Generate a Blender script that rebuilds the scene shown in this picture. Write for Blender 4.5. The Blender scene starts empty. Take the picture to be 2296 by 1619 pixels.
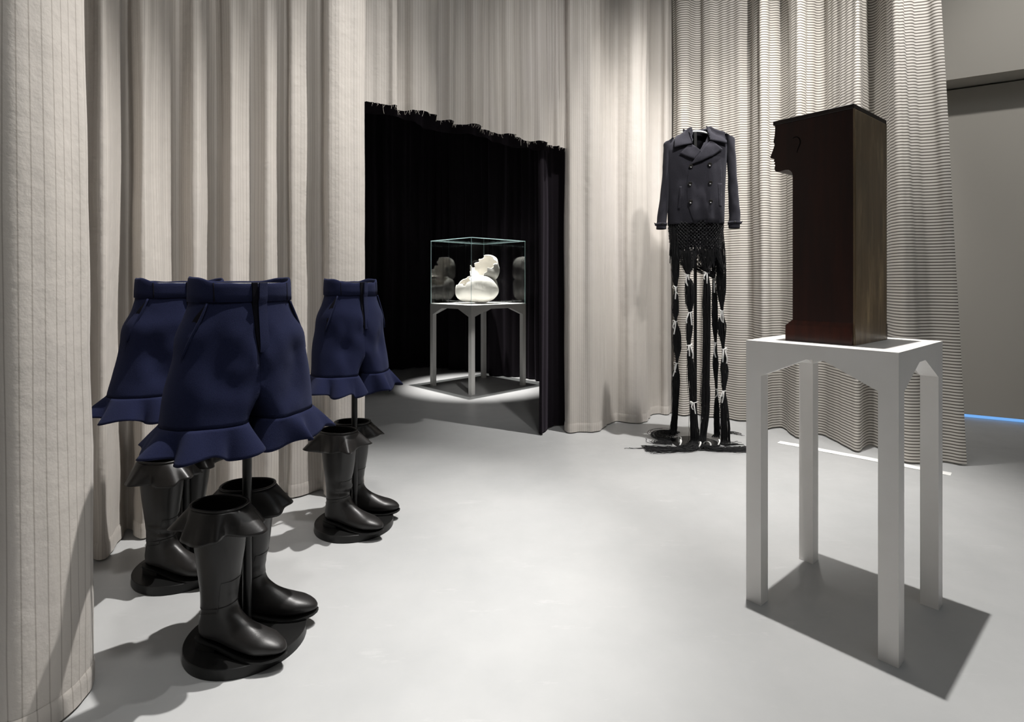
import bpy, bmesh, math, random
from mathutils import Vector, Matrix, noise
random.seed(7)
PI = math.pi
SC = bpy.context.scene
COL = SC.collection

# ------------------------------------------------------------------ camera
EYE, FPX, CX, HY = 1.2, 1235.0, 1148.0, 632.0      # photograph frame 2296 x 1619
cam_d = bpy.data.cameras.new('camera')
cam = bpy.data.objects.new('camera', cam_d); COL.objects.link(cam)
cam.location = (0, 0, EYE); cam.rotation_euler = (PI/2, 0, 0)
cam_d.sensor_width = 36.0; cam_d.lens = 36.0*FPX/2296.0
cam_d.shift_y = -(809.5-HY)/2296.0
cam_d.clip_start = 0.05
SC.camera = cam

# ------------------------------------------------------------------ world, lights, exposure
w = bpy.data.worlds.new('world'); SC.world = w; w.use_nodes = True
w.node_tree.nodes['Background'].inputs[0].default_value = (0.9, 0.95, 1.0, 1)
w.node_tree.nodes['Background'].inputs[1].default_value = 0.02
vs = SC.view_settings
vs.view_transform = 'Standard'; vs.look = 'None'; vs.gamma = 1.0; vs.use_curve_mapping = False
vs.exposure = 0.07

def spot(name, loc, aim, watts, cone, blend=0.5, rad=0.035, col=(1.0, 0.975, 0.945)):
    d = bpy.data.lights.new(name, 'SPOT'); d.energy = watts; d.spot_size = math.radians(cone)
    d.spot_blend = blend; d.shadow_soft_size = rad; d.color = col
    o = bpy.data.objects.new(name, d); COL.objects.link(o); o.location = loc
    o.rotation_euler = (Vector(aim)-Vector(loc)).to_track_quat('-Z', 'Y').to_euler()
    return o
spot('track_spot_shorts', (0.45, 2.62, 5.5), (-1.1, 2.2, 0.2), 1500, 42, 0.75)
spot('track_spot_cabinet', (1.0, 2.32, 5.5), (1.4, 1.75, 0.5), 1250, 56, 0.95)
spot('track_spot_coat', (1.78, 3.42, 5.5), (1.4, 4.2, 1.0), 1250, 48, 0.9)
spot('track_spot_striped_curtain', (2.8, 2.4, 5.6), (2.75, 4.0, 2.0), 260, 42, 1.0, 0.1)
spot('fill_spot_striped_front', (1.9, 0.6, 5.4), (2.1, 4.4, 2.7), 950, 40, 1.0, 0.1)  # added frontal fill to even out the striped curtain's folds
spot('fill_spot_right_curtain', (1.2, 0.8, 5.4), (0.65, 4.6, 2.0), 480, 36, 1.0, 0.1)  # second added fill from the front, lifts the right pinstripe curtain
spot('track_spot_vitrine', (-0.42, 6.30, 4.9), (-0.40, 6.36, 0.9), 2700, 23, 0.75)
spot('fill_wash_left_curtain', (0.5, 0.2, 5.4), (-1.3, 2.3, 2.1), 270, 64, 0.95, 0.2)  # soft wash added to brighten the left curtains
spot('fill_spot_side_wall', (3.4, 1.6, 5.6), (4.3, 4.6, 2.4), 330, 44, 0.9, 0.1)  # warm fill added for the right wall
def area(name, loc, aim, watts, sx, sy, col=(1.0, 0.985, 0.97)):
    d = bpy.data.lights.new(name, 'AREA'); d.shape = 'RECTANGLE'; d.size = sx; d.size_y = sy; d.energy = watts; d.color = col
    o = bpy.data.objects.new(name, d); COL.objects.link(o); o.location = loc
    o.rotation_euler = (Vector(aim)-Vector(loc)).to_track_quat('-Z', 'Y').to_euler(); return o
area('overhead_fill', (1.6, -1.2, 6.1), (1.6, -1.2, 0.0), 70, 8.0, 6.0, (0.92, 0.97, 1.0))  # broad overhead fill, added to lift the shadows

# ------------------------------------------------------------------ node materials
def pmat(name, col=(0.8, 0.8, 0.8), rough=0.5, spec=0.5, metal=0.0, sheen=0.0):
    m = bpy.data.materials.new(name); m.use_nodes = True
    b = m.node_tree.nodes['Principled BSDF']
    b.inputs['Base Color'].default_value = (*col, 1); b.inputs['Roughness'].default_value = rough
    b.inputs['Specular IOR Level'].default_value = spec; b.inputs['Metallic'].default_value = metal
    b.inputs['Sheen Weight'].default_value = sheen
    return m, m.node_tree, b
def nd(t, kind, **kw):
    n = t.nodes.new(kind)
    for k, v in kw.items(): setattr(n, k, v)
    return n
def math_n(t, op, a, b=None, c=None):
    n = nd(t, 'ShaderNodeMath', operation=op)
    for i, v in enumerate((a, b, c)):
        if v is None: continue
        if isinstance(v, (int, float)): n.inputs[i].default_value = v
        else: t.links.new(v, n.inputs[i])
    return n.outputs[0]
def noise_n(t, vec, scale, detail=4, rough=0.55):
    n = nd(t, 'ShaderNodeTexNoise'); n.inputs['Scale'].default_value = scale
    n.inputs['Detail'].default_value = detail; n.inputs['Roughness'].default_value = rough
    if vec is not None: t.links.new(vec, n.inputs['Vector'])
    return n.outputs['Fac']
def ramp_n(t, fac, stops):
    r = nd(t, 'ShaderNodeValToRGB'); e = r.color_ramp.elements
    e[0].position, e[0].color = stops[0][0], (*stops[0][1], 1)
    e[1].position, e[1].color = stops[-1][0], (*stops[-1][1], 1)
    for p, c in stops[1:-1]:
        k = e.new(p); k.color = (*c, 1)
    t.links.new(fac, r.inputs[0]); return r.outputs[0]
def mix_n(t, fac, a, b):
    m = nd(t, 'ShaderNodeMix', data_type='RGBA')
    for i, v in ((0, fac), (6, a), (7, b)):
        if isinstance(v, (int, float)): m.inputs[i].default_value = v
        elif isinstance(v, tuple): m.inputs[i].default_value = (*v, 1)
        else: t.links.new(v, m.inputs[i])
    return m.outputs[2]
def bump_n(t, b, h, strength, dist=0.01):
    n = nd(t, 'ShaderNodeBump'); n.inputs['Strength'].default_value = strength
    n.inputs['Distance'].default_value = dist
    t.links.new(h, n.inputs['Height']); t.links.new(n.outputs[0], b.inputs['Normal'])
def objco(t, scale=(1, 1, 1)):
    c = nd(t, 'ShaderNodeTexCoord'); m = nd(t, 'ShaderNodeMapping')
    m.inputs['Scale'].default_value = scale; t.links.new(c.outputs['Object'], m.inputs[0])
    return m.outputs[0]
def translucent(t, b, weight, colsock):
    out = t.nodes['Material Output']
    tr = nd(t, 'ShaderNodeBsdfTranslucent'); mx = nd(t, 'ShaderNodeMixShader')
    mx.inputs[0].default_value = weight
    t.links.new(colsock, tr.inputs[0]); t.links.new(b.outputs[0], mx.inputs[1])
    t.links.new(tr.outputs[0], mx.inputs[2]); t.links.new(mx.outputs[0], out.inputs[0])

def stripe_fabric(name, axis, period, width, base, line, soft, rough, trans=0.12, strength=1.0):
    m, t, b = pmat(name, base, rough, 0.3, sheen=0.1)
    uv = nd(t, 'ShaderNodeUVMap'); sep = nd(t, 'ShaderNodeSeparateXYZ'); t.links.new(uv.outputs[0], sep.inputs[0])
    x = math_n(t, 'DIVIDE', sep.outputs[axis], period)
    f = math_n(t, 'FRACT', x)
    d = math_n(t, 'ABSOLUTE', math_n(t, 'SUBTRACT', f, 0.5))
    mr = nd(t, 'ShaderNodeMapRange'); t.links.new(d, mr.inputs[0])
    mr.inputs[1].default_value = width/2+soft; mr.inputs[2].default_value = width/2-soft
    mr.inputs[3].default_value = 0.0; mr.inputs[4].default_value = strength
    oc = objco(t)
    tint = ramp_n(t, noise_n(t, objco(t, (1, 1, 0.25)), 2.2, 3), [(0.3, tuple(c*0.94 for c in base)), (0.5, base), (0.72, (base[0]*1.0, base[1]*1.0, base[2]*1.03))])
    col = mix_n(t, mr.outputs[0], tint, line)
    t.links.new(col, b.inputs['Base Color'])
    bump_n(t, b, noise_n(t, oc, 9, 5, 0.6), 0.25, 0.02)
    translucent(t, b, trans, col)
    return m
M = {}
M['pin'] = stripe_fabric('pinstripe_fabric', 0, 0.031, 0.10, (0.60, 0.56, 0.515), (0.20, 0.17, 0.14), 0.03, 0.5, 0.14, 0.5)
M['hstripe'] = stripe_fabric('ticking_fabric', 1, 0.0203, 0.40, (0.70, 0.665, 0.61), (0.10, 0.085, 0.07), 0.09, 0.75, 0.12, 0.95)
m, t, b = pmat('hem_fabric', (0.64, 0.60, 0.54), 0.6, 0.2); bump_n(t, b, noise_n(t, objco(t), 30, 4), 0.3, 0.01); M['hem'] = m
m, t, b = pmat('black_velvet', (0.009, 0.007, 0.0095), 0.9, 0.12, sheen=0.06)
b.inputs['Sheen Tint'].default_value = (0.5, 0.42, 0.55, 1)
bump_n(t, b, noise_n(t, objco(t), 60, 3), 0.2, 0.005); M['black'] = m
# concrete floor
m, t, b = pmat('polished_concrete', (0.5, 0.5, 0.5), 0.4, 0.42)
oc = objco(t)
n1 = noise_n(t, oc, 1.3, 6, 0.62); n2 = noise_n(t, oc, 9, 6, 0.7); n3 = noise_n(t, objco(t, (1.0, 3.5, 1)), 3.0, 8, 0.7)
c1 = ramp_n(t, n1, [(0.3, (0.36, 0.366, 0.368)), (0.7, (0.44, 0.443, 0.443))])
c2 = mix_n(t, math_n(t, 'MULTIPLY', n2, 0.35), c1, (0.355, 0.355, 0.35))
sc = ramp_n(t, n3, [(0.60, (0, 0, 0)), (0.75, (1, 1, 1))])
c3 = mix_n(t, math_n(t, 'MULTIPLY', sc, 0.55), c2, (0.53, 0.53, 0.525))
t.links.new(c3, b.inputs['Base Color'])
t.links.new(math_n(t, 'MULTIPLY_ADD', n2, 0.22, 0.26), b.inputs['Roughness'])
bump_n(t, b, n2, 0.04, 0.01); M['floor'] = m
m, t, b = pmat('wall_paint', (0.50, 0.475, 0.43), 0.85, 0.2); bump_n(t, b, noise_n(t, objco(t), 40, 3), 0.05, 0.005); M['wall'] = m
m, t, b = pmat('door_paint', (0.48, 0.455, 0.41), 0.7, 0.25); bump_n(t, b, noise_n(t, objco(t), 25, 3), 0.04, 0.005); M['door'] = m
m, t, b = pmat('dark_ceiling', (0.25, 0.25, 0.25), 0.9, 0.1); t.links.new(ramp_n(t, noise_n(t, objco(t), 4, 3), [(0.3, (0.22, 0.22, 0.22)), (0.7, (0.28, 0.28, 0.28))]), b.inputs['Base Color']); M['ceil'] = m
m, t, b = pmat('white_lacquer', (0.78, 0.76, 0.735), 0.45, 0.35)
t.links.new(ramp_n(t, noise_n(t, objco(t), 6, 4), [(0.3, (0.84, 0.815, 0.785)), (0.7, (0.87, 0.85, 0.825))]), b.inputs['Base Color']); M['white'] = m
m, t, b = pmat('grey_lacquer', (0.50, 0.49, 0.47), 0.5, 0.3)
t.links.new(ramp_n(t, noise_n(t, objco(t), 6, 4), [(0.3, (0.76, 0.75, 0.73)), (0.7, (0.80, 0.79, 0.77))]), b.inputs['Base Color']); M['greylac'] = m
# woods
def wood(name, dark, light, rough, spec, sx=14, wear=None):
    m, t, b = pmat(name, light, rough, spec)
    v = objco(t, (sx, sx, 1.2))
    g = noise_n(t, v, 2.2, 8, 0.65)
    c = ramp_n(t, g, [(0.32, dark), (0.68, light)])
    if wear:
        wv = noise_n(t, objco(t, (5, 5, 1.0)), 2.6, 6, 0.7)
        k = ramp_n(t, wv, [(0.5, (0, 0, 0)), (0.72, (1, 1, 1))])
        c = mix_n(t, math_n(t, 'MULTIPLY', k, 0.6), c, wear)
        s2 = noise_n(t, objco(t, (60, 60, 9)), 2.0, 4, 0.6)
        k2 = ramp_n(t, s2, [(0.70, (0, 0, 0)), (0.76, (1, 1, 1))])
        c = mix_n(t, math_n(t, 'MULTIPLY', k2, 0.55), c, (0.30, 0.22, 0.13))
    t.links.new(c, b.inputs['Base Color'])
    bump_n(t, b, g, 0.08, 0.004)
    return m
M['mahog'] = wood('mahogany_veneer', (0.012, 0.004, 0.003), (0.028, 0.008, 0.005), 0.36, 0.4)
M['mahog_red'] = wood('red_mahogany', (0.022, 0.006, 0.004), (0.065, 0.015, 0.008), 0.33, 0.45)
M['back_wood'] = wood('worn_panel_painted_sheen', (0.10, 0.066, 0.034), (0.20, 0.135, 0.072), 0.34, 0.7, 10, (0.50, 0.37, 0.21))  # worn wood, its tones lifted to stand in for a warm reflection
M['ebony'] = wood('dark_lid_edge', (0.010, 0.006, 0.005), (0.02, 0.012, 0.010), 0.4, 0.4)
m, t, b = pmat('incised_groove', (0.004, 0.002, 0.002), 0.7, 0.1); M['groove'] = m
# textiles and leather
def felt(name, c0, c1, sheen, scale=350, tint=(0.5, 0.55, 0.9)):
    m, t, b = pmat(name, c0, 0.95, 0.1, sheen=sheen)
    b.inputs['Sheen Tint'].default_value = (*tint, 1); b.inputs['Sheen Roughness'].default_value = 0.6
    n = noise_n(t, objco(t), scale, 3, 0.7)
    t.links.new(ramp_n(t, n, [(0.3, c0), (0.72, c1)]), b.inputs['Base Color'])
    bump_n(t, b, n, 0.35, 0.002); return m
M['navy'] = felt('navy_wool_felt', (0.0055, 0.0072, 0.0235), (0.0105, 0.0135, 0.039), 0.05)
M['navy_in'] = felt('navy_lining', (0.006, 0.007, 0.02), (0.009, 0.010, 0.03), 0.02)
m, t, b = pmat('gap_shade_and_seam', (0.004, 0.004, 0.007), 0.9, 0.1); M['zip'] = m  # near-black colour for shaded gaps at fly and pockets, also for seams
M['coat'] = felt('charcoal_wool', (0.016, 0.0155, 0.020), (0.031, 0.030, 0.038), 0.10, 280, (0.7, 0.7, 0.8))
M['coat_in'] = felt('black_lining', (0.006, 0.006, 0.008), (0.009, 0.009, 0.011), 0.0, 100)
m, t, b = pmat('black_leather', (0.011, 0.010, 0.0098), 0.33, 0.45)
n = noise_n(t, objco(t), 160, 4, 0.6); bump_n(t, b, n, 0.08, 0.003)
t.links.new(math_n(t, 'MULTIPLY_ADD', noise_n(t, objco(t), 12, 3), 0.2, 0.29), b.inputs['Roughness']); M['leather'] = m
m, t, b = pmat('black_rubber', (0.006, 0.006, 0.006), 0.55, 0.35); M['rubber'] = m
m, t, b = pmat('black_boot_lining', (0.004, 0.004, 0.004), 0.85, 0.2); M['lining'] = m
m, t, b = pmat('black_powder_coat', (0.0055, 0.0055, 0.0055), 0.4, 0.35); bump_n(t, b, noise_n(t, objco(t), 300, 2), 0.06, 0.002); M['metal'] = m
m, t, b = pmat('black_yarn', (0.007, 0.007, 0.008), 0.75, 0.3, sheen=0.05); M['yarn'] = m
m, t, b = pmat('shiny_black_cord', (0.010, 0.010, 0.012), 0.35, 0.5); M['cord'] = m
m, t, b = pmat('white_ribbon', (0.82, 0.81, 0.79), 0.6, 0.2); M['ribbon'] = m
m, t, b = pmat('steel', (0.75, 0.75, 0.74), 0.3, 0.5, 0.6); M['steel'] = m
m, t, b = pmat('button_horn', (0.012, 0.011, 0.010), 0.22, 0.6); M['button'] = m
m, t, b = pmat('plaster', (0.80, 0.77, 0.72), 0.8, 0.2)
bump_n(t, b, noise_n(t, objco(t, (1, 1, 0.25)), 26, 5, 0.6), 0.35, 0.01); M['plaster'] = m
m, t, b = pmat('glass_edge', (0.72, 0.90, 0.90), 0.2, 0.6); translucent(t, b, 0.4, ramp_n(t, noise_n(t, objco(t), 3, 1), [(0.3, (0.7, 0.9, 0.9)), (0.7, (0.75, 0.93, 0.93))])); M['gedge'] = m
# clear pane: sees through, mirrors more at a glancing angle
m = bpy.data.materials.new('clear_glass'); m.use_nodes = True; t = m.node_tree
t.nodes.remove(t.nodes['Principled BSDF']); out = t.nodes['Material Output']
lw = nd(t, 'ShaderNodeLayerWeight'); lw.inputs[0].default_value = 0.5
p5 = math_n(t, 'POWER', lw.outputs['Facing'], 5.0)
fr = math_n(t, 'MULTIPLY_ADD', p5, 0.95, 0.045)
tr = nd(t, 'ShaderNodeBsdfTransparent'); tr.inputs[0].default_value = (0.985, 0.995, 0.992, 1)
gl = nd(t, 'ShaderNodeBsdfGlossy'); gl.inputs['Roughness'].default_value = 0.0
mx = nd(t, 'ShaderNodeMixShader'); t.links.new(fr, mx.inputs[0]); t.links.new(tr.outputs[0], mx.inputs[1]); t.links.new(gl.outputs[0], mx.inputs[2])
t.links.new(mx.outputs[0], out.inputs[0]); M['glass'] = m
m = bpy.data.materials.new('blue_led'); m.use_nodes = True; t = m.node_tree
em = nd(t, 'ShaderNodeEmission'); em.inputs[0].default_value = (0.18, 0.42, 0.85, 1); em.inputs[1].default_value = 1.0
t.links.new(em.outputs[0], t.nodes['Material Output'].inputs[0]); M['led'] = m

# ------------------------------------------------------------------ mesh helpers
class MB:
    def __init__(s): s.v = []; s.f = []; s.mi = []
    def add(s, vs, fs, mi=0):
        o = len(s.v); s.v += [tuple(p) for p in vs]
        s.f += [tuple(i+o for i in f) for f in fs]; s.mi += [mi]*len(fs)
    def box(s, x0, x1, y0, y1, z0, z1, mi=0):
        s.add([(x, y, z) for z in (z0, z1) for y in (y0, y1) for x in (x0, x1)],
              [(0, 2, 3, 1), (4, 5, 7, 6), (0, 1, 5, 4), (2, 6, 7, 3), (0, 4, 6, 2), (1, 3, 7, 5)], mi)
    def prism(s, poly, ext, mi=0):
        n = len(poly); e = Vector(ext)
        vs = [Vector(p) for p in poly] + [Vector(p)+e for p in poly]
        s.add(vs, [tuple(range(n)), tuple(range(2*n-1, n-1, -1))] + [(i, i+n, (i+1) % n+n, (i+1) % n) for i in range(n)], mi)
    def loft(s, rings, closed=True, cap0=False, cap1=False, mi=0):
        n = len(rings[0]); vs = [p for r in rings for p in r]; fs = []
        m = n if closed else n-1
        for j in range(len(rings)-1):
            for i in range(m):
                a, b2 = j*n+i, j*n+(i+1) % n
                fs.append((a, b2, b2+n, a+n))
        if cap0: fs.append(tuple(range(n-1, -1, -1)))
        if cap1: fs.append(tuple(range((len(rings)-1)*n, len(rings)*n)))
        s.add(vs, fs, mi)
    def tube(s, path, rad, n=6, cap=True, mi=0, flat=1.0):
        P = [Vector(p) for p in path]; R = rad if isinstance(rad, (list, tuple)) else [rad]*len(P)
        rings = []; up = Vector((0, 0, 1)); prev = None
        for i, p in enumerate(P):
            tg = (P[min(i+1, len(P)-1)]-P[max(i-1, 0)])
            if tg.length < 1e-9: tg = Vector((0, 0, 1))
            tg.normalize()
            if prev is None:
                u = tg.orthogonal().normalized()
            else:
                u = prev - tg*prev.dot(tg)
                u = u.normalized() if u.length > 1e-6 else tg.orthogonal().normalized()
            prev = u; v = tg.cross(u)
            rings.append([p + u*math.cos(2*PI*k/n)*R[i] + v*math.sin(2*PI*k/n)*R[i]*flat for k in range(n)])
        s.loft(rings, True, cap, cap, mi)
    def sphere(s, c, r, n=8, m=5, mi=0):
        c = Vector(c)
        vs = [c+Vector((0, 0, r))]
        for j in range(1, m):
            a = PI*j/m
            vs += [c+Vector((math.sin(a)*math.cos(2*PI*i/n), math.sin(a)*math.sin(2*PI*i/n), math.cos(a)))*r for i in range(n)]
        vs.append(c-Vector((0, 0, r))); fs = []
        for i in range(n): fs.append((0, 1+i, 1+(i+1) % n))
        for j in range(m-2):
            for i in range(n): fs.append((1+j*n+i, 1+(j+1)*n+i, 1+(j+1)*n+(i+1) % n, 1+j*n+(i+1) % n))
        L = len(vs)-1; o = 1+(m-2)*n
        for i in range(n): fs.append((L, o+(i+1) % n, o+i))
        s.add(vs, fs, mi)
    def build(s, name, mat, parent=None, smooth=40, uv=None, outward=True):
        me = bpy.data.meshes.new(name); me.from_pydata(s.v, [], s.f)
        for mm in (mat if isinstance(mat, (list, tuple)) else [mat]): me.materials.append(M[mm])
        me.polygons.foreach_set('material_index', s.mi)
        if uv:
            l = me.uv_layers.new(name='UVMap'); idx = [0]*len(me.loops); me.loops.foreach_get('vertex_index', idx)
            flat = []
            for i in idx: flat += uv[i]
            l.data.foreach_set('uv', flat)
        bm = bmesh.new(); bm.from_mesh(me); bmesh.ops.recalc_face_normals(bm, faces=bm.faces)
        if outward:
            cc = sum((f.calc_center_median() for f in bm.faces), Vector())/len(bm.faces)
            if sum((f.calc_center_median()-cc).dot(f.normal)*f.calc_area() for f in bm.faces) < 0: bmesh.ops.reverse_faces(bm, faces=bm.faces)
        bm.to_mesh(me); bm.free()
        if smooth is not None:
            me.polygons.foreach_set('use_smooth', [True]*len(me.polygons))
            if smooth < 179: me.set_sharp_from_angle(angle=math.radians(smooth))
        me.update()
        o = bpy.data.objects.new(name, me); COL.objects.link(o)
        if parent: o.parent = parent
        return o
def tag(o, label=None, cat=None, group=None, kind=None):
    if label: o['label'] = label
    if cat: o['category'] = cat
    if group: o['group'] = group
    if kind: o['kind'] = kind
    return o
def empty(name, loc, rz=0.0):
    e = bpy.data.objects.new(name, None); COL.objects.link(e); e.location = loc; e.rotation_euler = (0, 0, rz)
    e.empty_display_size = 0.1; return e
def solid(o, th, off=0.0):
    md = o.modifiers.new('thickness', 'SOLIDIFY'); md.thickness = th; md.offset = off; return o
def bevel(o, wd, seg=2):
    md = o.modifiers.new('edge', 'BEVEL'); md.width = wd; md.segments = seg; md.limit_method = 'ANGLE'; md.angle_limit = math.radians(40); return o
def copy_tree(o, parent=None):
    c = o.copy(); COL.objects.link(c); c.parent = parent
    for ch in list(o.children): copy_tree(ch, c)
    return c
def pd(px, depth): return Vector(((px-CX)/FPX*depth, depth))      # plan point from a measured column and distance
def catmull(P, per=12):
    out = []
    for i in range(len(P)-1):
        p0, p1, p2, p3 = P[max(i-1, 0)], P[i], P[i+1], P[min(i+2, len(P)-1)]
        for k in range(per):
            u = k/per
            out.append(0.5*((2*p1)+(p2-p0)*u+(2*p0-5*p1+4*p2-p3)*u*u+(3*p1-p0-3*p2+p3)*u**3))
    out.append(P[-1]); return out
def smoothstep(a, b2, x):
    u = max(0.0, min(1.0, (x-a)/(b2-a))); return u*u*(3-2*u)
def lerp_tab(tab, x):
    if x <= tab[0][0]: return tab[0][1]
    for (x0, y0), (x1, y1) in zip(tab, tab[1:]):
        if x <= x1: return y0+(y1-y0)*(x-x0)/(x1-x0)
    return tab[-1][1]

# ------------------------------------------------------------------ setting
fl = MB(); fl.box(-6.0, 9.5, -4.5, 10.0, -0.1, 0.0); tag(fl.build('floor', 'floor', smooth=None), kind='structure')
ce = MB(); ce.box(-6.0, 9.5, -4.5, 10.0, 6.2, 6.3); tag(ce.build('ceiling', 'ceil', smooth=None), kind='structure')
for nm, bx in (('wall_left', (-6.1, -6.0, -4.5, 10.0)), ('wall_front', (-6.0, 9.5, -4.6, -4.5)), ('wall_back', (-6.0, 9.5, 10.0, 10.1)), ('wall_east', (9.5, 9.6, -4.5, 10.0))):
    q = MB(); q.box(*bx, 0.0, 6.2); tag(q.build(nm, 'wall', smooth=None), kind='structure')
EW = Vector((0.859, -0.511, 0)); NW = Vector((-0.511, -0.859, 0)); PW = Vector((4.01, 4.875, 0))
def wpt(s, n, z): return PW+EW*s+NW*n+Vector((0, 0, z))
q = MB()                                                          # upper wall standing proud of the door niche
q.prism([wpt(-3.2, 0.27, 2.93), wpt(4.6, 0.27, 2.93), wpt(4.6, -0.25, 2.93), wpt(-3.2, -0.25, 2.93)], (0, 0, 3.27))
q.prism([wpt(-3.2, 0.27, 0), wpt(-1.6, 0.27, 0), wpt(-1.6, -0.25, 0), wpt(-3.2, -0.25, 0)], (0, 0, 2.93))
q.prism([wpt(3.0, 0.27, 0), wpt(4.6, 0.27, 0), wpt(4.6, -0.25, 0), wpt(3.0, -0.25, 0)], (0, 0, 2.93))
wr = tag(q.build('wall_right', 'wall', smooth=None), kind='structure')
q = MB(); q.prism([wpt(-1.6, 0, 0.03), wpt(3.0, 0, 0.03), wpt(3.0, -0.06, 0.03), wpt(-1.6, -0.06, 0.03)], (0, 0, 2.885))
tag(bevel(q.build('door_1', 'door', smooth=None), 0.004), kind='structure')
q = MB(); q.prism([wpt(-1.6, -0.012, 0.004), wpt(3.0, -0.012, 0.004), wpt(3.0, -0.04, 0.004), wpt(-1.6, -0.04, 0.004)], (0, 0, 0.022))
tag(q.build('light_strip', 'led', smooth=None), 'thin blue glowing light line under the grey door panel', 'light')

# ------------------------------------------------------------------ curtains
def curtain(name, plan, z0, z1, mat, label, cat='curtain', fine=(), amp_top=1.0, amp_bot=1.0, lean=None, rows=46, hem=None,
            hemz=None, seed=0.0, ds=0.012, crease=0.0, group=None, uscale=1.0):
    pts = catmull(plan, 14)
    L = [0.0]
    for a, b2 in zip(pts, pts[1:]): L.append(L[-1]+(b2-a).length)
    n = max(8, int(L[-1]/ds)); sm = []; j = 0
    for i in range(n+1):
        s_ = L[-1]*i/n
        while j < len(L)-2 and L[j+1] < s_: j += 1
        k = (s_-L[j])/max(1e-9, L[j+1]-L[j]); sm.append(pts[j].lerp(pts[j+1], k))
    T = []
    for i in range(n+1):
        tg = sm[min(i+1, n)]-sm[max(i-1, 0)]; tg.normalize(); T.append(Vector((tg.y, -tg.x)))
    def fold(s_, z):
        k = (z-z0)/(z1-z0); A = amp_bot+(amp_top-amp_bot)*smoothstep(0, 0.8, k); v = 0.0
        for q_, (am, lam, ph) in enumerate(fine):
            wob = noise.noise((s_*1.3+seed, z*0.45, q_*3.1))*1.6
            loc = 0.55+0.75*(noise.noise((s_*0.9+11+seed, z*0.2, q_*5.7))+0.5)
            x = 2*PI*s_/lam+ph+wob
            v += am*loc*(math.sin(x)+0.28*math.sin(2*x+0.7))
        v += 0.012*noise.noise((s_*3+seed, z*1.2, 4.4))
        if crease: v += crease*noise.noise((s_*9+seed, z*5, 1.7))*smoothstep(2.4, 0.3, z)
        return v*A
    def point(i, z, off=0.0):
        s_ = L[-1]*i/n; o = fold(s_, z)+off
        p = sm[i]+T[i]*o
        if lean: p = p+lean(s_/L[-1], z)
        return Vector((p.x, p.y, z))
    zb = [z0+(hemz(L[-1]*i/n) if hemz else 0.0) for i in range(n+1)]
    vs, uv = [], []; U = [0.0]
    for i in range(n):
        U.append(U[-1]+uscale*(point(i+1, 1.6)-point(i, 1.6)).length*(1+0.35*noise.noise((i*0.021+seed, 0.5, 2.5))))
    for r in range(rows+1):
        for i in range(n+1):
            k = (r/rows)**1.15; z = zb[i]+(z1-zb[i])*k
            vs.append(point(i, z)); uv.append((U[i], z))
    fs = [(r*(n+1)+i, r*(n+1)+i+1, (r+1)*(n+1)+i+1, (r+1)*(n+1)+i) for r in range(rows) for i in range(n)]
    b_ = MB(); b_.add(vs, fs); o = b_.build(name, mat, smooth=180, uv=uv)
    if label: tag(o, label, cat, group or ('black curtains of the dark room' if mat == 'black' else 'pale striped curtains around the room'))
    if hem:
        h = MB(); hv, hu = [], []
        for r in range(5):
            for i in range(n+1):
                z = zb[i]+hem*r/4-(0.004 if r == 0 else 0); hv.append(point(i, z, 0.004 if r < 4 else 0.001)); hu.append((U[i], z))
        h.add(hv, [(r*(n+1)+i, r*(n+1)+i+1, (r+1)*(n+1)+i+1, (r+1)*(n+1)+i) for r in range(4) for i in range(n)])
        h.build('hem', mat, o, smooth=180, uv=hu)
    return o, point, n, zb

V2 = lambda x, y: Vector((x, y))
TOP = 5.2
curtain('pinstripe_curtain', [V2(-2.3, 1.20), V2(-1.75, 1.27), V2(-1.44, 1.33), V2(-1.35, 1.41), V2(-1.285, 1.425), V2(-1.25, 1.47), V2(-1.232, 1.51), V2(-1.222, 1.57), V2(-1.236, 1.63), V2(-1.33, 1.69), V2(-1.6, 1.73), V2(-2.1, 1.78)],
        0.012, TOP, 'pin', 'cream pinstriped curtain nearest the camera at the left edge of the photo',
        fine=((0.010, 0.33, 0.4),), lean=lambda u, z: V2(-0.012*z*smoothstep(0.2, 0.6, u), 0), hem=0.06, seed=3.0, crease=0.006)
LP = [V2(-2.9, 1.85), V2(-2.4, 2.1), pd(120, 2.30), pd(175, 2.46), pd(233, 2.37), pd(283, 2.66), pd(322, 2.56), pd(395, 2.84), pd(440, 2.80), pd(482, 3.00),
      pd(514, 2.89), pd(560, 3.02), pd(600, 3.00), pd(640, 3.12), pd(652, 3.04), pd(690, 3.10), pd(722, 3.17), pd(737, 3.06), pd(775, 3.09), pd(812, 3.16), pd(819, 3.19)]
curtain('pinstripe_curtain', LP, 0.012, TOP, 'pin', 'long cream pinstriped curtain hanging behind the three pairs of navy shorts',
        uscale=1.8, fine=((0.0045, 0.235, 0.3), (0.0025, 0.105, 1.2)), amp_top=1.25, amp_bot=0.8, hem=0.065, seed=8.0, crease=0.010)
def base_depth(px): return 4.275/(1.072-(px-CX)/FPX)
vp = [812, 850, 884, 892, 935, 972, 980, 1012, 1020, 1060, 1080, 1092, 1130, 1155, 1164, 1200, 1226, 1236, 1252, 1262, 1285]
vo = [0.07, 0.03, -0.03, 0.06, -0.02, -0.05, 0.07, 0.0, 0.06, -0.03, -0.04, 0.06, 0.02, -0.05, 0.05, 0.0, -0.05, 0.04, -0.03, 0.03, 0.04]
VP = [pd(a, base_depth(a)+c) for a, c in zip(vp, vo)]
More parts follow.
